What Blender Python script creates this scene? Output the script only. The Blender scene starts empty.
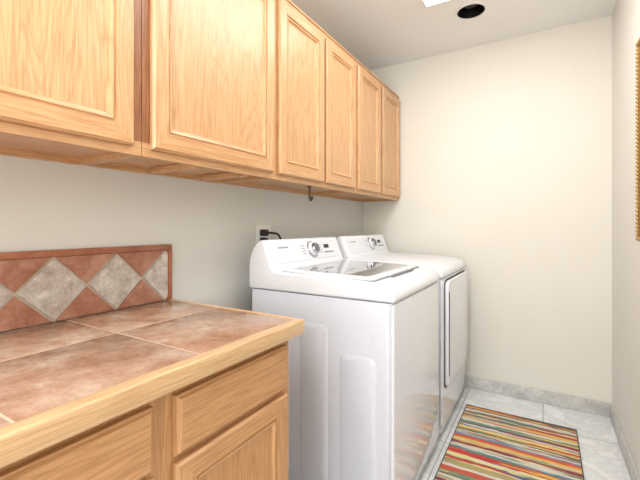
import bpy, bmesh, math, random
from mathutils import Vector, Matrix
random.seed(4)
scene = bpy.context.scene
scene.view_settings.view_transform = 'Standard'
scene.view_settings.look = 'None'

# ------------------------------------------------------------ materials
def srgb(r, g, b):
    def f(c):
        c /= 255.0
        return c/12.92 if c <= 0.04045 else ((c+0.055)/1.055)**2.4
    return (f(r), f(g), f(b), 1)

class M:
    def __init__(s, name, rough=0.5):
        s.m = bpy.data.materials.new(name); s.m.use_nodes = True
        s.nt = s.m.node_tree; s.b = s.nt.nodes['Principled BSDF']
        s.b.inputs['Roughness'].default_value = rough
    def n(s, t, **kw):
        n = s.nt.nodes.new(t)
        for k, v in kw.items(): setattr(n, k, v)
        return n
    def l(s, a, b): s.nt.links.new(a, b)
    def ramp(s, fac, stops, interp='LINEAR'):
        r = s.n('ShaderNodeValToRGB'); cr = r.color_ramp; cr.interpolation = interp
        while len(cr.elements) > 1: cr.elements.remove(cr.elements[-1])
        cr.elements[0].position = stops[0][0]; cr.elements[0].color = stops[0][1]
        for p, c in stops[1:]:
            e = cr.elements.new(p); e.color = c
        s.l(fac, r.inputs[0]); return r.outputs[0]
    def coords(s, scale=(1, 1, 1), rnd=False):
        tc = s.n('ShaderNodeTexCoord'); mp = s.n('ShaderNodeMapping')
        mp.inputs['Scale'].default_value = scale
        s.l(tc.outputs['Object'], mp.inputs['Vector'])
        if rnd:
            oi = s.n('ShaderNodeObjectInfo'); mu = s.n('ShaderNodeMath', operation='MULTIPLY')
            mu.inputs[1].default_value = 37.0
            s.l(oi.outputs['Random'], mu.inputs[0])
            cx = s.n('ShaderNodeCombineXYZ')
            for i in range(3): s.l(mu.outputs[0], cx.inputs[i])
            s.l(cx.outputs[0], mp.inputs['Location'])
        return mp.outputs[0]
    def noise(s, vec, scale, detail=4, rough=0.5, dist=0.0):
        n = s.n('ShaderNodeTexNoise'); n.inputs['Scale'].default_value = scale
        n.inputs['Detail'].default_value = detail; n.inputs['Roughness'].default_value = rough
        n.inputs['Distortion'].default_value = dist
        s.l(vec, n.inputs['Vector']); return n.outputs[0]
    def bump(s, h, strength=0.2, dist=0.005):
        b = s.n('ShaderNodeBump'); b.inputs['Strength'].default_value = strength
        b.inputs['Distance'].default_value = dist
        s.l(h, b.inputs['Height']); s.l(b.outputs[0], s.b.inputs['Normal'])
    def mix(s, fac, a, b, mode='MIX'):
        n = s.n('ShaderNodeMix', data_type='RGBA', blend_type=mode)
        for i, v in ((0, fac), (6, a), (7, b)):
            if hasattr(v, 'is_linked'): s.l(v, n.inputs[i])
            else: n.inputs[i].default_value = v
        return n.outputs[2]
    def base(s, c):
        if hasattr(c, 'is_linked'): s.l(c, s.b.inputs['Base Color'])
        else: s.b.inputs['Base Color'].default_value = c

def plain(name, col, rough=0.5, metal=0.0, coat=0.0):
    m = M(name, rough); m.b.inputs['Metallic'].default_value = metal
    m.b.inputs['Coat Weight'].default_value = coat
    v = m.coords(); n = m.noise(v, 60, 2)
    c2 = tuple(x*0.96 for x in col[:3])+(1,)
    m.base(m.ramp(n, [(0.3, c2), (0.7, col)]))
    return m.m

def paint(name, col):
    m = M(name, 0.6); v = m.coords()
    n = m.noise(v, 1.3, 2); c2 = tuple(x*0.97 for x in col[:3])+(1,)
    m.base(m.ramp(n, [(0.3, c2), (0.7, col)]))
    m.bump(m.noise(v, 140, 3), 0.08, 0.003); return m.m

def wood(name, axis, light, mid, dark, rough=0.36):
    """oak, grain running along axis"""
    m = M(name, rough)
    sc = [9, 9, 9]; sc['XYZ'.index(axis)] = 0.8
    v = m.coords(tuple(sc), True)
    n1 = m.noise(v, 1.0, 2, 0.45, 0.5)
    w = m.n('ShaderNodeMath', operation='MULTIPLY'); w.inputs[1].default_value = 20
    m.l(n1, w.inputs[0]); fr = m.n('ShaderNodeMath', operation='FRACT'); m.l(w.outputs[0], fr.inputs[0])
    sc2 = [300, 300, 300]; sc2['XYZ'.index(axis)] = 8
    v2 = m.coords(tuple(sc2), True); n2 = m.noise(v2, 1.0, 3, 0.6)
    sc3 = [3, 3, 3]; sc3['XYZ'.index(axis)] = 0.5
    n3 = m.noise(m.coords(tuple(sc3), True), 1.0, 2)
    hal = tuple((a+b)/2 for a, b in zip(light, mid))
    c1 = m.ramp(fr.outputs[0], [(0, hal), (0.3, light), (0.72, light), (0.93, mid), (1, hal)])
    tint = m.ramp(n3, [(0.35, (0.94, 0.91, 0.87, 1)), (0.65, (1, 1, 1, 1))])
    c1 = m.mix(1.0, c1, tint, 'MULTIPLY')
    f2 = m.ramp(n2, [(0.44, (0, 0, 0, 1)), (0.70, (0.95, 0.95, 0.95, 1))])
    c = m.mix(f2, c1, dark)
    m.base(c); m.bump(n2, 0.06, 0.001)
    m.b.inputs['Coat Weight'].default_value = 0.15; m.b.inputs['Coat Roughness'].default_value = 0.3
    return m.m

OL, OM, OD = srgb(218, 175, 130), srgb(204, 156, 108), srgb(186, 136, 92)
woodV = wood('oak_vertical', 'Z', OL, OM, OD)
woodH = wood('oak_horizontal', 'Y', OL, OM, OD)
woodX = wood('oak_depthwise', 'X', OL, OM, OD)
woodS = wood('oak_red_brown_stile', 'Z', srgb(166, 112, 74), srgb(148, 98, 64), srgb(126, 80, 50))  # darker red-brown oak for the near cabinets' face stiles
BL, BM_, BD = srgb(210, 164, 116), srgb(194, 146, 98), srgb(172, 124, 80)
bwoodV = wood('base_oak_vertical', 'Z', BL, BM_, BD)
bwoodH = wood('base_oak_horizontal', 'Y', BL, BM_, BD)
nose = wood('counter_nosing_oak', 'Y', srgb(224, 190, 146), srgb(212, 174, 128), srgb(194, 154, 108), 0.3)
noseX = wood('counter_nosing_oak_end', 'X', srgb(224, 190, 146), srgb(212, 174, 128), srgb(194, 154, 108), 0.3)
wallL = paint('paint_left', srgb(222, 223, 218))
wallB = paint('paint_back', srgb(231, 228, 218))
wallR = paint('paint_right', srgb(231, 230, 224))
ceilM = paint('paint_ceiling', srgb(242, 242, 241))
white = plain('appliance_enamel', srgb(234, 237, 245), 0.15, 0, 0.7)
whiteP = plain('appliance_plastic', srgb(236, 239, 245), 0.28)
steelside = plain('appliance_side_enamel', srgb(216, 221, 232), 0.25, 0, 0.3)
grey = plain('lid_glass_border', srgb(168, 171, 176), 0.08, 0, 1.0)
greyIn = plain('lid_glass_inner', srgb(112, 115, 120), 0.06, 0, 1.0)
black = plain('black_plastic', srgb(22, 22, 24), 0.4)
dark = plain('dark_grey_and_seam_shade', srgb(48, 50, 56), 0.6)  # dark grey: painted shade in dryer door gap and recess; also lamp, display
gap = plain('lid_gap_grey', srgb(120, 122, 128), 0.6)
chrome = plain('chrome', srgb(190, 192, 196), 0.2, 1.0)
brass = plain('hook_bronze', srgb(92, 78, 66), 0.4, 0.5)
ink = plain('console_print', srgb(110, 115, 125), 0.5)
trimW = plain('white_trim', srgb(235, 235, 232), 0.4)

def tile_mat(name, a, b, c, rough=0.35, s=7):
    m = M(name, rough); v = m.coords((1, 1, 1), True)
    n = m.noise(v, s, 7, 0.65, 0.4); n2 = m.noise(v, s*5, 5, 0.7)
    c1 = m.ramp(n, [(0.32, a), (0.5, b), (0.66, c)])
    d = m.ramp(n2, [(0.35, (0.78, 0.75, 0.72, 1)), (0.6, (1, 1, 1, 1))])
    m.base(m.mix(0.8, c1, d, 'MULTIPLY')); m.bump(n2, 0.12, 0.002); return m.m
ctile = tile_mat('counter_tile', srgb(156, 116, 92), srgb(182, 147, 124), srgb(200, 178, 158), 0.2, 9)
rtile = tile_mat('terracotta_tile', srgb(146, 94, 72), srgb(168, 116, 92), srgb(188, 144, 122), 0.3, 14)
gtile = tile_mat('grey_stone_tile', srgb(164, 152, 144), srgb(194, 186, 178), srgb(220, 215, 208), 0.3, 22)
rtrim = tile_mat('terracotta_trim', srgb(150, 90, 60), srgb(166, 106, 76), srgb(180, 122, 92), 0.3, 16)
grout = plain('grout', srgb(206, 194, 178), 0.9)
groutD = plain('counter_grout', srgb(208, 186, 164), 0.9)
bbm = tile_mat('baseboard_stone', srgb(190, 191, 189), srgb(208, 208, 205), srgb(224, 224, 222), 0.35, 9)

def floor_mat():
    m = M('floor_tile', 0.2); tc = m.n('ShaderNodeTexCoord'); mp = m.n('ShaderNodeMapping')
    mp.inputs['Location'].default_value = (0.06, 0.18, 0)
    m.l(tc.outputs['Object'], mp.inputs[0]); v = mp.outputs[0]
    br = m.n('ShaderNodeTexBrick'); br.offset = 0.0; br.squash = 1.0
    br.inputs['Scale'].default_value = 1; br.inputs['Brick Width'].default_value = 0.45
    br.inputs['Row Height'].default_value = 0.45; br.inputs['Mortar Size'].default_value = 0.0035
    br.inputs['Mortar Smooth'].default_value = 0.1
    m.l(v, br.inputs[0])
    n = m.noise(v, 3.2, 9, 0.68, 1.6)
    c = m.ramp(n, [(0.28, srgb(204, 208, 210)), (0.44, srgb(230, 233, 234)), (0.485, srgb(214, 218, 220)), (0.52, srgb(236, 238, 239)), (0.7, srgb(243, 245, 246))])
    m.base(m.mix(br.outputs['Fac'], c, srgb(184, 185, 182)))
    inv = m.n('ShaderNodeMath', operation='SUBTRACT'); inv.inputs[0].default_value = 1
    m.l(br.outputs['Fac'], inv.inputs[1]); m.bump(inv.outputs[0], 0.3, 0.002)
    return m.m
floorM = floor_mat()

# ------------------------------------------------------------ mesh helpers
def empty(name):
    e = bpy.data.objects.new(name, None); e.empty_display_size = 0.1
    scene.collection.objects.link(e); return e

def obj(name, bm, mats, parent=None, smooth=True, bevel=0.0, seg=2, ang=35):
    bmesh.ops.recalc_face_normals(bm, faces=bm.faces)
    if bevel > 0:
        es = [e for e in bm.edges if len(e.link_faces) == 2 and e.calc_face_angle(0) > math.radians(ang)]
        if es: bmesh.ops.bevel(bm, geom=es, offset=bevel, segments=seg, profile=0.5, affect='EDGES', clamp_overlap=True)
    me = bpy.data.meshes.new(name); bm.to_mesh(me); bm.free()
    if not isinstance(mats, (list, tuple)): mats = [mats]
    for m in mats: me.materials.append(m)
    if smooth:
        for p in me.polygons: p.use_smooth = True
        me.set_sharp_from_angle(angle=math.radians(33))
    o = bpy.data.objects.new(name, me); scene.collection.objects.link(o)
    if parent: o.parent = parent
    return o

def addbox(bm, x0, x1, y0, y1, z0, z1, mi=0):
    vs = [bm.verts.new((x, y, z)) for x in (x0, x1) for y in (y0, y1) for z in (z0, z1)]
    for q in ((0, 1, 3, 2), (4, 6, 7, 5), (0, 4, 5, 1), (2, 3, 7, 6), (0, 2, 6, 4), (1, 5, 7, 3)):
        f = bm.faces.new([vs[i] for i in q]); f.material_index = mi

def box(name, x0, x1, y0, y1, z0, z1, mat, parent=None, bevel=0.0, seg=2):
    bm = bmesh.new(); addbox(bm, x0, x1, y0, y1, z0, z1)
    return obj(name, bm, mat, parent, bevel > 0, bevel, seg)

def prism(name, pts, axis, a0, a1, mat, parent=None, bevel=0.0, seg=2, ang=35):
    def P(p, a):
        return {'Y': (p[0], a, p[1]), 'X': (a, p[0], p[1]), 'Z': (p[0], p[1], a)}[axis]
    bm = bmesh.new()
    A = [bm.verts.new(P(p, a0)) for p in pts]; B = [bm.verts.new(P(p, a1)) for p in pts]
    bm.faces.new(A); bm.faces.new(B[::-1])
    n = len(pts)
    for i in range(n): bm.faces.new((A[i], B[i], B[(i+1) % n], A[(i+1) % n]))
    return obj(name, bm, mat, parent, True, bevel, seg, ang)

def rrect(a0, a1, b0, b1, r, k=6):
    pts = []
    for cx, cy, s in ((a1-r, b1-r, 0), (a0+r, b1-r, 90), (a0+r, b0+r, 180), (a1-r, b0+r, 270)):
        for i in range(k+1):
            t = math.radians(s+90*i/k); pts.append((cx+r*math.cos(t), cy+r*math.sin(t)))
    return pts

def cyl(name, c, axis, r0, r1, h, mat, parent=None, n=40, bevel=0.0):
    bm = bmesh.new()
    bmesh.ops.create_cone(bm, cap_ends=True, segments=n, radius1=r0, radius2=r1, depth=h)
    d = Vector(axis).normalized()
    q = Vector((0, 0, 1)).rotation_difference(d)
    bmesh.ops.transform(bm, matrix=Matrix.Translation(c) @ q.to_matrix().to_4x4(), verts=bm.verts)
    return obj(name, bm, mat, parent, True, bevel, 2, 50)

def tube(name, pts, r, mat, parent=None):
    cu = bpy.data.curves.new(name, 'CURVE'); cu.dimensions = '3D'; cu.bevel_depth = r; cu.bevel_resolution = 4
    s = cu.splines.new('NURBS'); s.points.add(len(pts)-1)
    for i, p in enumerate(pts): s.points[i].co = (*p, 1)
    s.use_endpoint_u = True; s.order_u = 3
    cu.materials.append(mat)
    o = bpy.data.objects.new(name, cu); scene.collection.objects.link(o)
    if parent: o.parent = parent
    return o

# ------------------------------------------------------------ room shell
W, D, H = 1.648, 2.86, 2.44
YF = -1.7
box('wall_left', -0.12, 0, YF-0.12, D+0.12, 0, H, wallL)
box('wall_back', 0, W, D, D+0.12, 0, H, wallB)
box('wall_right', W, W+0.12, YF-0.12, D+0.12, 0, H, wallR)
box('wall_front', 0, W, YF-0.12, YF, 0, H, wallR)
box('floor', -0.12, W+0.12, YF-0.12, D+0.12, -0.1, 0, floorM)

RX, RY, RR = 0.922, 2.377, 0.083
ceil = box('ceiling', -0.12, W+0.12, YF-0.12, D+0.12, H, H+0.14, ceilM)
cut = cyl('cutter', (RX, RY, H), (0, 0, 1), RR, RR, 0.2, ceilM, n=48)
md = ceil.modifiers.new('b', 'BOOLEAN'); md.operation = 'DIFFERENCE'; md.object = cut; md.solver = 'EXACT'
dg = bpy.context.evaluated_depsgraph_get()
nm = bpy.data.meshes.new_from_object(ceil.evaluated_get(dg))
ceil.modifiers.clear(); ceil.data = nm
bpy.data.objects.remove(cut)

box('baseboard_back', 0.0, W, D-0.012, D, 0, 0.088, bbm, None, 0.003)
box('baseboard_right', W-0.012, W, YF, D-0.012, 0, 0.088, bbm, None, 0.003)

# recessed light
e = empty('recessed_ceiling_light')
def ring(name, c, r0, r1, z0, z1, mat, parent):
    bm = bmesh.new(); n = 48; L = []
    for (r, z) in ((r0, z1), (r1, z1), (r1, z0+0.001), (r1-0.002, z0), (r0+0.002, z0), (r0, z0+0.001)):
        L.append([bm.verts.new((c[0]+r*math.cos(2*math.pi*i/n), c[1]+r*math.sin(2*math.pi*i/n), z)) for i in range(n)])
    for k in range(6):
        a, b = L[k], L[(k+1) % 6]
        for i in range(n): bm.faces.new((a[i], a[(i+1) % n], b[(i+1) % n], b[i]))
    return obj(name, bm, mat, parent)
ring('trim_ring', (RX, RY), RR-0.006, RR+0.008, H-0.005, H, trimW, e)
ring('baffle_sleeve', (RX, RY), RR-0.008, RR-0.001, H-0.003, H+0.095, black, e)
cyl('baffle_top', (RX, RY, H+0.09), (0, 0, 1), RR-0.003, RR-0.003, 0.006, black, e)
cyl('lamp_face', (RX, RY, H+0.06), (0, 0, 1), 0.04, 0.03, 0.05, dark, e, 32, 0.004)

# ceiling light panels
em = M('lit_diffuser'); em.b.inputs['Emission Color'].default_value = (1, 0.985, 0.96, 1)
em.b.inputs['Emission Strength'].default_value = 3.0; em.base((0.9, 0.9, 0.9, 1)); em = em.m
def panel(name, x0, x1, y0, y1):
    p = empty(name)
    box('diffuser', x0+0.012, x1-0.012, y0+0.012, y1-0.012, H-0.012, H-0.004, em, p, 0.003)
    bm = bmesh.new()
    t = 0.013
    addbox(bm, x0, x0+t, y0, y1, H-t, H); addbox(bm, x1-t, x1, y0, y1, H-t, H)
    addbox(bm, x0+t, x1-t, y0, y0+t, H-t, H); addbox(bm, x0+t, x1-t, y1-t, y1, H-t, H)
    obj('housing', bm, trimW, p, False)
panel('ceiling_light_panel', 0.70, 1.28, 0.98, 2.19)
panel('ceiling_light_panel', 0.50, 1.10, -1.4, -0.3)  # made-up panel behind the camera, out of view, for extra light

# ------------------------------------------------------------ cabinet door
PROF = [(0, 0.0), (0, 0.012), (0.003, 0.015), (0.006, 0.019), (0.050, 0.019), (0.052, 0.013), (0.057, 0.013), (0.060, 0.0175),
        (0.064, 0.016), (0.067, 0.009), (0.074, 0.007)]
def door(name, xb, y0, y1, z0, z1, mv, mh, parent, prof=PROF, centre=True):
    bm = bmesh.new(); loops = []
    for ins, dx in prof:
        loops.append([bm.verts.new((xb+dx, y, z)) for y, z in
                      ((y0+ins, z0+ins), (y1-ins, z0+ins), (y1-ins, z1-ins), (y0+ins, z1-ins))])
    for a, b in zip(loops, loops[1:]):
        for i in range(4):
            f = bm.faces.new((a[i], a[(i+1) % 4], b[(i+1) % 4], b[i])); f.material_index = 1 if i in (0, 2) else 0
    f = bm.faces.new(loops[-1]); f.material_index = 0 if centre else 1
    f = bm.faces.new(loops[0][::-1])
    return obj(name, bm, [mv, mh], parent, False)

# ------------------------------------------------------------ wall cabinets
XF = 0.312
ZB, ZT = 1.36, 2.165
def wall_cab(y0, y1, doors, zb=ZB, stile=woodV):
    c = empty('wall_cabinet')
    bm = bmesh.new()
    addbox(bm, 0, XF-0.018, y0, y0+0.014, zb, ZT)
    addbox(bm, 0, XF-0.018, y1-0.014, y1, zb, ZT)
    obj('side_panels', bm, woodV, c, False)
    bm = bmesh.new()
    addbox(bm, 0.0, XF-0.018, y0+0.014, y1-0.014, zb+0.016, zb+0.028)
    addbox(bm, 0, XF-0.018, y0+0.014, y1-0.014, ZT-0.014, ZT)
    addbox(bm, 0.0, 0.006, y0+0.014, y1-0.014, zb+0.028, ZT-0.014)
    addbox(bm, 0.0, 0.020, y0+0.014, y1-0.014, zb-0.002, zb+0.016)
    obj('bottom_and_top', bm, woodH, c, False)
    bm = bmesh.new()
    addbox(bm, XF-0.018, XF, y0, y0+0.04, zb+0.04, ZT); addbox(bm, XF-0.018, XF, y1-0.04, y1, zb+0.04, ZT)
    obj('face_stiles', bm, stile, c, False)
    bm = bmesh.new()
    addbox(bm, XF-0.018, XF, y0, y1, zb, zb+0.04); addbox(bm, XF-0.018, XF, y0+0.04, y1-0.04, ZT-0.04, ZT)
    obj('face_rails', bm, woodH, c, False)
    for i, (a, b) in enumerate(doors):
        door('door_leaf_%d' % (i+1), XF+0.001, a, b, 1.383, 2.138, woodV, woodH, c)
    return c
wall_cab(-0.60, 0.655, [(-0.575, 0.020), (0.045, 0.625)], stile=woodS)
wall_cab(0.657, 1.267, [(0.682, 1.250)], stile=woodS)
wall_cab(1.269, 2.057, [(1.285, 1.664), (1.688, 2.036)])
wall_cab(2.059, D-0.002, [(2.078, 2.436), (2.472, 2.838)])
tr = empty('cabinet_scribe_moulding')
box('top_strip', 0, XF+0.006, -0.60, D-0.002, ZT+0.001, ZT+0.012, woodH, tr, 0.002)
hk = empty('utility_hook')
cyl('hook_plate', (0.24, 1.66, ZB+0.010), (0, 0, 1), 0.014, 0.014, 0.010, brass, hk, 20, 0.002)
tube('hook_wire', [(0.24, 1.66, ZB+0.012), (0.24, 1.66, ZB-0.03), (0.24, 1.664, ZB-0.062), (0.24, 1.682, ZB-0.066), (0.24, 1.688, ZB-0.042)], 0.006, brass, hk)
for y in (0.86, 1.10):
    cl = empty('shelf_cleat')
    box('cleat', 0.06, 0.29, y, y+0.03, ZB-0.006, ZB+0.0155, woodX, cl, 0.002)
    cyl('screw_head', (0.25, y+0.015, ZB-0.0065), (0, 0, 1), 0.004, 0.004, 0.002, chrome, cl, 12)

# ------------------------------------------------------------ base cabinet
CZ = 0.868; CE = 0.985; CX = 0.655
bx = 0.612
b = empty('base_cabinet')
BY0, BY1 = -1.0, 0.955
bm = bmesh.new()
addbox(bm, 0.0, bx-0.02, BY1-0.016, BY1, 0.0, CZ-0.045); addbox(bm, 0.0, bx-0.02, BY0, BY0+0.016, 0.0, CZ-0.045)
addbox(bm, 0.002, 0.010, BY0+0.016, BY1-0.016, 0.1, CZ-0.045)
obj('side_panels', bm, bwoodV, b, False)
bm = bmesh.new()
addbox(bm, 0.01, bx-0.02, BY0+0.016, BY1-0.016, 0.10, 0.116)
addbox(bm, bx-0.08, bx-0.066, BY0+0.016, BY1-0.016, 0.0, 0.10)
obj('bottom_and_toe_kick', bm, bwoodH, b, False)
bays = [(-0.94, -0.51), (-0.46, -0.03), (0.045, 0.474), (0.527, 0.928)]
bm = bmesh.new()
ss = [(BY0, -0.925), (-0.525, -0.445), (-0.045, 0.06), (0.459, 0.542), (0.913, BY1)]
for a, c_ in ss: addbox(bm, bx-0.02, bx, a, c_, 0.10, CZ-0.045)
obj('face_stiles', bm, bwoodV, b, False)
bm = bmesh.new()
for (a, _), (c_, _) in zip([(s[1], 0) for s in ss[:-1]], [(s[0], 0) for s in ss[1:]]):
    for z0, z1 in ((0.10, 0.135), (0.645, 0.685), (0.785, CZ-0.045)): addbox(bm, bx-0.019, bx-0.0005, a, c_, z0, z1)
obj('face_rails', bm, bwoodH, b, False)
DP = [(0, 0), (0, 0.012), (0.004, 0.014), (0.008, 0.019), (0.012, 0.020)]
for i, (a, c_) in enumerate(bays):
    door('drawer_front_%d' % (i+1), bx+0.001, a, c_, 0.668, 0.797, bwoodV, bwoodH, b, DP, False)
    door('door_leaf_%d' % (i+1), bx+0.001, a, c_, 0.12, 0.652, bwoodV, bwoodH, b)

# ------------------------------------------------------------ countertop
ct = empty('countertop')
box('substrate', 0.001, CX-0.032, BY0, CE-0.012, CZ-0.043, CZ-0.0026, groutD, ct)
ys = [-1.0, -0.813, -0.460, -0.1075, 0.245, 0.5975, CE-0.014]
xs = [0.002, 0.290, CX-0.034]
k = 0
for i in range(len(ys)-1):
    for j in range(2):
        k += 1
        g = 0.0030
        box('tile_%d' % k, xs[j]+g, xs[j+1]-g, ys[i]+g, ys[i+1]-g, CZ-0.010, CZ-0.0014, ctile, ct, 0.0006)
box('nosing_front', CX-0.034, CX, BY0, CE, CZ-0.045, CZ, nose, ct, 0.005, 3)
box('nosing_end', 0.001, CX-0.034, CE-0.014, CE, CZ-0.045, CZ, noseX, ct, 0.003)

# ------------------------------------------------------------ backsplash
bs = empty('tile_backsplash')
SZ0, SZ1 = CZ, CZ+0.197
y_end = 0.968
box('backing', 0.0, 0.010, BY0, y_end, SZ0, SZ1, grout, bs)
box('cap_trim', 0.0, 0.020, BY0, CE, SZ1, SZ1+0.022, rtrim, bs, 0.004)
box('end_trim', 0.0, 0.020, y_end, CE, SZ0, SZ1, rtrim, bs, 0.004)
def clip(poly, ymax, ymin):
    for lim, sg in ((ymax, 1), (ymin, -1)):
        out = []
        for i in range(len(poly)):
            p, q = poly[i], poly[(i+1) % len(poly)]
            pi, qi = sg*(p[0]-lim) <= 0, sg*(q[0]-lim) <= 0
            if pi: out.append(p)
            if pi != qi:
                t = (lim-p[0])/(q[0]-p[0]); out.append((lim, p[1]+t*(q[1]-p[1])))
        poly = out
        if len(poly) < 3: return []
    return poly
P = 0.195; zm = (SZ0+SZ1)/2; hh = (SZ1-SZ0)/2; g = 0.0055
y = 0.4655 - 8*P
bmG, bmR = bmesh.new(), bmesh.new()
def addpoly(bm, poly):
    poly = clip(poly, y_end-0.002, BY0+0.002)
    if len(poly) < 3: return
    A = [bm.verts.new((0.010, p[0], p[1])) for p in poly]; B = [bm.verts.new((0.0155, p[0], p[1])) for p in poly]
    bm.faces.new(B); n = len(poly)
    for i in range(n): bm.faces.new((A[i], A[(i+1) % n], B[(i+1) % n], B[i]))
while y < 1.2:
    c = y+P/2
    addpoly(bmG, [(y+g, zm), (c, SZ0+g), (y+P-g, zm), (c, SZ1-g)])
    addpoly(bmR, [(y, zm+g), (c-g, SZ1-0.001), (y-P/2+g, SZ1-0.001)])
    addpoly(bmR, [(y, zm-g), (y-P/2+g, SZ0+0.001), (c-g, SZ0+0.001)])
    y += P
obj('diamond_tiles', bmG, gtile, bs, False)
obj('triangle_tiles', bmR, rtile, bs, False)

# ------------------------------------------------------------ appliances
def appliance(name, y0, y1, kind):
    a = empty(name)
    xb, xf = 0.135, 0.815
    zt = 0.872
    for i, (x, y) in enumerate(((xb+0.07, y0+0.07), (xf-0.07, y0+0.07), (xb+0.07, y1-0.07), (xf-0.07, y1-0.07))):
        cyl('foot_%d' % (i+1), (x, y, 0.0145), (0, 0, 1), 0.022, 0.018, 0.029, black, a, 20)
    prism('body', rrect(xb, xf, y0, y1, 0.022), 'Z', 0.029, zt, steelside, a, 0.002)
    prism('front_panel', rrect(y0+0.004, y1-0.004, 0.06, zt-0.004, 0.02), 'X', xf-0.004, xf+0.010, white, a, 0.005, 3)
    for s, yy, d in (('near', y0, -1), ('far', y1, 1)):
        for j, (xa, xc, za, zc) in enumerate(((0.20, 0.36, 0.10, 0.66), (0.41, 0.55, 0.10, 0.76), (0.60, 0.76, 0.10, 0.66))):
            bm = bmesh.new()
            L0 = [(p[0], yy+d*-0.001, p[1]) for p in rrect(xa, xc, za, zc, 0.03)]
            L1 = [(p[0], yy+d*0.007, p[1]) for p in rrect(xa+0.014, xc-0.014, za+0.014, zc-0.014, 0.018)]
            A = [bm.verts.new(p) for p in L0]; B = [bm.verts.new(p) for p in L1]
            for i in range(len(A)): bm.faces.new((A[i], A[(i+1) % len(A)], B[(i+1) % len(A)], B[i]))
            bm.faces.new(B)
            obj('pressed_rib_%s_%d' % (s, j+1), bm, steelside, a)
    prism('seam', rrect(xb+0.004, xf-0.002, y0+0.004, y1-0.004, 0.02), 'Z', zt, zt+0.003, gap, a)
    zs = zt+0.003
    prof = [(0.128, zs), (0.128, 0.985), (0.134, 1.02), (0.150, 1.055), (0.172, 1.082), (0.192, 1.094), (0.208, 1.097), (0.216, 1.090),
            (0.262, 0.972), (0.270, 0.962), (0.30, 0.957), (0.55, 0.952), (0.70, 0.946), (0.76, 0.941), (0.795, 0.932), (0.816, 0.917),
            (0.827, 0.897), (0.829, zs)]
    prism('top_deck_and_console', prof, 'Y', y0-0.002, y1+0.002, whiteP, a, 0.012, 4, 50)
    d = Vector((0.262-0.216, 0, 0.972-1.090)).normalized(); nrm = Vector((-d.z, 0, d.x)).normalized()
    if nrm.x < 0: nrm = -nrm
    def onf(t, y, off=0): return Vector((0.216, y, 1.090)) + d*t + nrm*off
    def plate(nm_, t0, t1, ya, yb, off0, off1, mat, r=0.008):
        bm = bmesh.new(); pts = rrect(ya, yb, t0, t1, r, 4)
        A = [bm.verts.new(onf(p[1], p[0], off0)) for p in pts]; B = [bm.verts.new(onf(p[1], p[0], off1)) for p in pts]
        bm.faces.new(B); bm.faces.new(A[::-1]); n = len(A)
        for i in range(n): bm.faces.new((A[i], A[(i+1) % n], B[(i+1) % n], B[i]))
        return obj(nm_, bm, mat, a)
    plate('console_fascia', 0.012, 0.112, y0+0.035, y1-0.035, -0.002, 0.002, white, 0.02)
    ym = (y0+y1)/2+ (0.03 if kind == 'w' else 0.06)
    kc = onf(0.058, ym, 0.0)
    cyl('knob_ring', kc+nrm*0.004, nrm, 0.047, 0.045, 0.006, chrome, a, 48, 0.001)
    cyl('knob_base', kc+nrm*0.012, nrm, 0.038, 0.036, 0.016, whiteP, a, 48, 0.002)
    cyl('knob_grip', kc+nrm*0.026, nrm, 0.031, 0.028, 0.016, chrome, a, 48, 0.003)
    cyl('knob_face', kc+nrm*0.0345, nrm, 0.022, 0.022, 0.002, ink, a, 32)
    for i in range(7):
        plate('label_stroke_%d' % (i+1), 0.032, 0.040, y0+0.085+i*0.012, y0+0.085+i*0.012+0.008, 0.002, 0.0026, ink, 0.002)
    for i in range(4):
        plate('cycle_text_%d' % (i+1), 0.034+i*0.014, 0.037+i*0.014, ym-0.100, ym-0.065, 0.002, 0.0024, ink, 0.001)
        plate('cycle_text_r_%d' % (i+1), 0.034+i*0.014, 0.037+i*0.014, ym+0.065, ym+0.100, 0.002, 0.0024, ink, 0.001)
    plate('display_window', 0.036, 0.058, ym+0.125, ym+0.18, 0.002, 0.003, dark, 0.004)
    for i in range(4):
        plate('button_%d' % (i+1), 0.078, 0.085, ym+0.118+i*0.026, ym+0.134+i*0.026, 0.002, 0.005, ink, 0.003)
    if kind == 'w':
        def slab(nm_, x0, x1, ya, yb, h0, h1, mat, r, bev=0.0):
            def zz(x): return 0.957-(x-0.30)*0.0255
            bm = bmesh.new(); pts = rrect(x0, x1, ya, yb, r)
            A = [bm.verts.new((p[0], p[1], zz(p[0])+h0)) for p in pts]; B = [bm.verts.new((p[0], p[1], zz(p[0])+h1)) for p in pts]
            bm.faces.new(B); bm.faces.new(A[::-1]); n = len(A)
            for i in range(n): bm.faces.new((A[i], A[(i+1) % n], B[(i+1) % n], B[i]))
            return obj(nm_, bm, mat, a, True, bev, 3, 50)
        slab('lid_gap', 0.277, 0.735, y0+0.026, y1-0.026, -0.004, 0.001, gap, 0.03)
        slab('lid_frame', 0.281, 0.731, y0+0.030, y1-0.030, -0.002, 0.009, whiteP, 0.028, 0.003)
        slab('lid_glass', 0.305, 0.690, y0+0.070, y1-0.070, 0.004, 0.0098, grey, 0.03)
        slab('lid_glass_window', 0.33, 0.655, y0+0.095, y1-0.095, 0.009, 0.0101, greyIn, 0.03)
        slab('lid_handle_recess', 0.735, 0.752, y0+0.20, y1-0.20, -0.003, 0.0015, gap, 0.008)
        slab('lid_handle', 0.700, 0.742, y0+0.19, y1-0.19, 0.002, 0.013, whiteP, 0.012, 0.003)
    else:
        prism('door_gap', rrect(y0+0.040, y1-0.030, 0.255, 0.862, 0.05), 'X', xf+0.008, xf+0.0115, dark, a)  # dark slab standing in for the shade around the door
        prism('door', rrect(y0+0.050, y1-0.036, 0.262, 0.856, 0.045), 'X', xf+0.010, xf+0.034, white, a, 0.010, 3)
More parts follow.
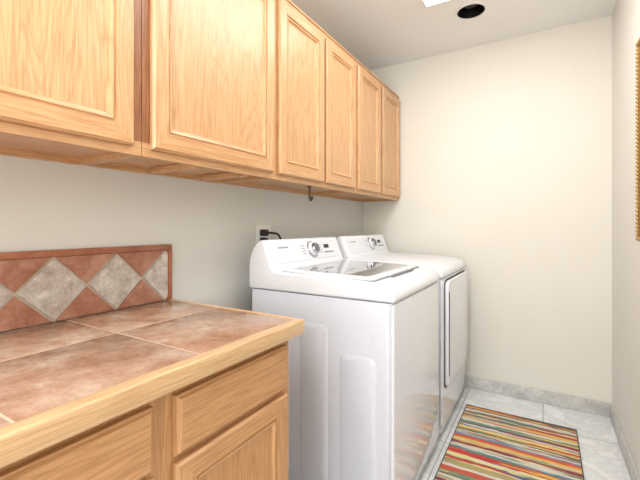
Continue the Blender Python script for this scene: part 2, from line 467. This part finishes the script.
        prism('door_handle_recess', rrect(y0+0.056, y0+0.076, 0.33, 0.80, 0.009), 'X', xf+0.0335, xf+0.0345, dark, a)
    return a
appliance('washing_machine', 1.316, 2.002, 'w')
appliance('clothes_dryer', 2.072, 2.760, 'd')

# ------------------------------------------------------------ outlet and cord
o = empty('wall_outlet')
oy, oz = 1.575, 1.104
prism('cover_plate', rrect(oy-0.058, oy+0.058, oz-0.06, oz+0.06, 0.006), 'X', 0.0, 0.006, trimW, o, 0.002)
for i, (yy, z) in enumerate(((oy-0.024, oz+0.022), (oy-0.024, oz-0.022), (oy+0.024, oz+0.022), (oy+0.024, oz-0.022))):
    prism('receptacle_%d' % (i+1), rrect(yy-0.016, yy+0.016, z-0.014, z+0.014, 0.01), 'X', 0.006, 0.008, trimW, o)
pc = empty('power_cord')
prism('plug', rrect(oy-0.042, oy-0.008, oz+0.004, oz+0.038, 0.008), 'X', 0.0085, 0.045, black, pc, 0.004)
prism('plug_lower', rrect(oy-0.042, oy-0.010, oz-0.040, oz-0.006, 0.008), 'X', 0.0085, 0.042, black, pc, 0.004)
tube('cord', [(0.043, oy-0.025, oz+0.02), (0.07, oy-0.015, oz+0.022), (0.075, oy+0.05, oz+0.01), (0.06, oy+0.09, oz-0.08), (0.05, oy+0.06, 0.8), (0.06, oy+0.02, 0.4)], 0.006, black, pc)
tube('cord_lower', [(0.040, oy-0.025, oz-0.022), (0.065, oy-0.035, oz-0.02), (0.06, oy-0.05, oz-0.1), (0.055, oy-0.08, 0.8), (0.06, oy-0.10, 0.4)], 0.006, black, pc)

# ------------------------------------------------------------ rug
def rug_mat():
    m = M('striped_rug_weave', 0.95)
    tc = m.n('ShaderNodeTexCoord'); sx = m.n('ShaderNodeSeparateXYZ'); m.l(tc.outputs['Object'], sx.inputs[0])
    v = m.coords((4, 30, 1)); n = m.noise(v, 1, 3, 0.6)
    ad = m.n('ShaderNodeMath', operation='MULTIPLY_ADD'); ad.inputs[1].default_value = 0.035
    m.l(n, ad.inputs[0]); m.l(sx.outputs['Y'], ad.inputs[2])
    t = m.n('ShaderNodeMath', operation='SUBTRACT'); t.inputs[0].default_value = 2.588; m.l(ad.outputs[0], t.inputs[1])
    fr = m.n('ShaderNodeMath', operation='FRACT'); m.l(t.outputs[0], fr.inputs[0])
    cols = [(0.0, (96, 92, 84)), (0.025, (150, 112, 92)), (0.055, (210, 204, 186)), (0.09, (96, 124, 118)), (0.12, (198, 78, 66)),
            (0.15, (222, 186, 104)), (0.18, (216, 212, 198)), (0.21, (112, 150, 136)), (0.24, (160, 62, 72)), (0.27, (228, 204, 132)),
            (0.305, (108, 128, 88)), (0.335, (214, 208, 192)), (0.36, (96, 132, 172)), (0.39, (212, 98, 74)), (0.42, (228, 182, 84)),
            (0.455, (136, 66, 86)), (0.485, (216, 212, 200)), (0.515, (96, 132, 108)), (0.545, (198, 68, 62)), (0.58, (228, 214, 152)),
            (0.61, (80, 98, 142)), (0.64, (176, 162, 112)), (0.675, (216, 208, 196)), (0.705, (200, 92, 72)), (0.74, (110, 142, 112)),
            (0.775, (226, 192, 100)), (0.81, (124, 68, 98)), (0.85, (216, 212, 200)), (0.885, (94, 128, 168)), (0.92, (204, 74, 66)), (0.96, (212, 188, 120))]
    st = [(p, srgb(*q)) for p, q in cols]
    c = m.ramp(fr.outputs[0], st, 'CONSTANT')
    t2 = m.n('ShaderNodeMath', operation='MULTIPLY_ADD'); t2.inputs[1].default_value = 1.9; t2.inputs[2].default_value = 0.37
    m.l(fr.outputs[0], t2.inputs[0]); f3 = m.n('ShaderNodeMath', operation='FRACT'); m.l(t2.outputs[0], f3.inputs[0])
    cb = m.ramp(f3.outputs[0], st, 'CONSTANT')
    mk = m.ramp(m.noise(m.coords((2.5, 60, 1)), 1, 2, 0.5), [(0.50, (0, 0, 0, 1)), (0.54, (1, 1, 1, 1))])
    c = m.mix(mk, c, cb)
    v2 = m.coords((9, 200, 1)); n2 = m.noise(v2, 1, 3, 0.7)
    k = m.ramp(n2, [(0.35, (0.6, 0.6, 0.6, 1)), (0.55, (1, 1, 1, 1))])
    m.base(m.mix(0.45, c, k, 'MULTIPLY'))
    v3 = m.coords((300, 300, 1)); m.bump(m.noise(v3, 1, 2), 0.5, 0.003)
    return m.m
rg = empty('striped_rug')
RX0, RX1, RY0, RY1 = 0.868, 1.452, 1.05, 2.555
bm = bmesh.new(); nx, ny = 24, 60
def rz(i, j): return 0.010+0.0008*math.sin(i*1.7+j*0.9)
G = [[bm.verts.new((RX0+(RX1-RX0)*i/nx+0.002*math.sin(j*0.5), RY0+(RY1-RY0)*j/ny, rz(i, j))) for j in range(ny+1)] for i in range(nx+1)]
for i in range(nx):
    for j in range(ny): bm.faces.new((G[i][j], G[i+1][j], G[i+1][j+1], G[i][j+1]))
ext = bmesh.ops.extrude_face_region(bm, geom=list(bm.faces))
for v in [q for q in ext['geom'] if isinstance(q, bmesh.types.BMVert)]: v.co.z = 0.0005
obj('woven_mat', bm, rug_mat(), rg)
bind = plain('rug_binding', srgb(78, 76, 72), 0.95)
for i, (x0, x1, y0_, y1_) in enumerate(((RX0-0.002, RX0+0.003, RY0, RY1), (RX1-0.003, RX1+0.002, RY0, RY1), (RX0-0.002, RX1+0.002, RY1-0.002, RY1+0.006), (RX0-0.002, RX1+0.002, RY0-0.006, RY0+0.002))):
    box('binding_%d' % (i+1), x0, x1, y0_, y1_, 0.0005, 0.012, bind, rg, 0.002)

# ------------------------------------------------------------ framed picture
gold = plain('gilded_wood', srgb(196, 160, 98), 0.4, 0.6)
goldD = plain('gilded_wood_dark', srgb(150, 116, 70), 0.5, 0.4)
fp = empty('framed_picture')
FY0, FY1, FZ0, FZ1 = 1.35, 2.01, 1.097, 1.915
bm = bmesh.new(); loops = []
for ins, t in ((0, 0), (0, 0.016), (0.006, 0.020), (0.014, 0.021), (0.020, 0.016), (0.036, 0.013), (0.044, 0.018), (0.050, 0.012), (0.052, 0.006)):
    loops.append([bm.verts.new((W-0.001-t, y, z)) for y, z in ((FY0+ins, FZ0+ins), (FY1-ins, FZ0+ins), (FY1-ins, FZ1-ins), (FY0+ins, FZ1-ins))])
for a_, b_ in zip(loops, loops[1:]):
    for i in range(4): bm.faces.new((a_[i], a_[(i+1) % 4], b_[(i+1) % 4], b_[i]))
bm.faces.new(loops[0][::-1])
obj('frame', bm, goldD, fp, False)
bm = bmesh.new()
def bead(y, z):
    bmesh.ops.create_icosphere(bm, subdivisions=2, radius=0.0075, matrix=Matrix.Translation((W-0.0205, y, z)))
nY, nZ = 38, 48
for i in range(nY+1):
    y = FY0+0.010+(FY1-FY0-0.02)*i/nY; bead(y, FZ0+0.010); bead(y, FZ1-0.010)
for i in range(1, nZ):
    z = FZ0+0.010+(FZ1-FZ0-0.02)*i/nZ; bead(FY0+0.010, z); bead(FY1-0.010, z)
obj('frame_beading', bm, gold, fp)
pm = M('picture_canvas', 0.7); v = pm.coords(); n = pm.noise(v, 5, 6, 0.6, 1.0)
pm.base(pm.ramp(n, [(0.3, srgb(84, 96, 74)), (0.45, srgb(150, 140, 100)), (0.6, srgb(196, 188, 160)), (0.75, srgb(130, 150, 170))]))
box('canvas', W-0.008, W-0.002, FY0+0.05, FY1-0.05, FZ0+0.05, FZ1-0.05, pm.m, fp)

# ------------------------------------------------------------ lights
def area(name, loc, rot, sx, sy, power, col=(1, 1, 1)):
    l = bpy.data.lights.new(name, 'AREA'); l.shape = 'RECTANGLE'; l.size = sx; l.size_y = sy; l.energy = power; l.color = col
    o = bpy.data.objects.new(name, l); o.location = loc; o.rotation_euler = rot; scene.collection.objects.link(o); return o
area('panel_lamp', (0.99, 1.585, H-0.02), (0, 0, 0), 0.5, 1.1, 11, (1, 0.99, 0.975))
area('rear_ceiling_fill', (0.80, -0.85, H-0.03), (0, 0, 0), 0.55, 1.0, 9, (1, 0.99, 0.975))  # added lamp beneath the made-up rear panel
area('fill_behind_camera', (0.95, -1.6, 1.3), (math.radians(90), 0, 0), 1.2, 2.0, 29, (0.96, 0.98, 1))  # added soft fill from behind the camera; the front wall is solid
area('ceiling_bounce_fill', (1.15, -0.5, 1.75), (math.radians(150), 0, 0), 0.5, 0.5, 17, (0.97, 0.985, 1))  # added bounce fill aimed upward to brighten the ceiling
w = bpy.data.worlds.new('World'); scene.world = w; w.use_nodes = True
w.node_tree.nodes['Background'].inputs[0].default_value = (0.9, 0.95, 1, 1)
w.node_tree.nodes['Background'].inputs[1].default_value = 0.3

# ------------------------------------------------------------ camera
cd = bpy.data.cameras.new('camera'); cam = bpy.data.objects.new('camera', cd); scene.collection.objects.link(cam)
cd.sensor_width = 36; cd.lens = 375/640*36; cd.shift_y = -14/640; cd.clip_start = 0.02
cam.location = (1.30, 0, 1.16); cam.rotation_euler = (math.radians(90), 0, math.radians(30.96))
scene.camera = cam
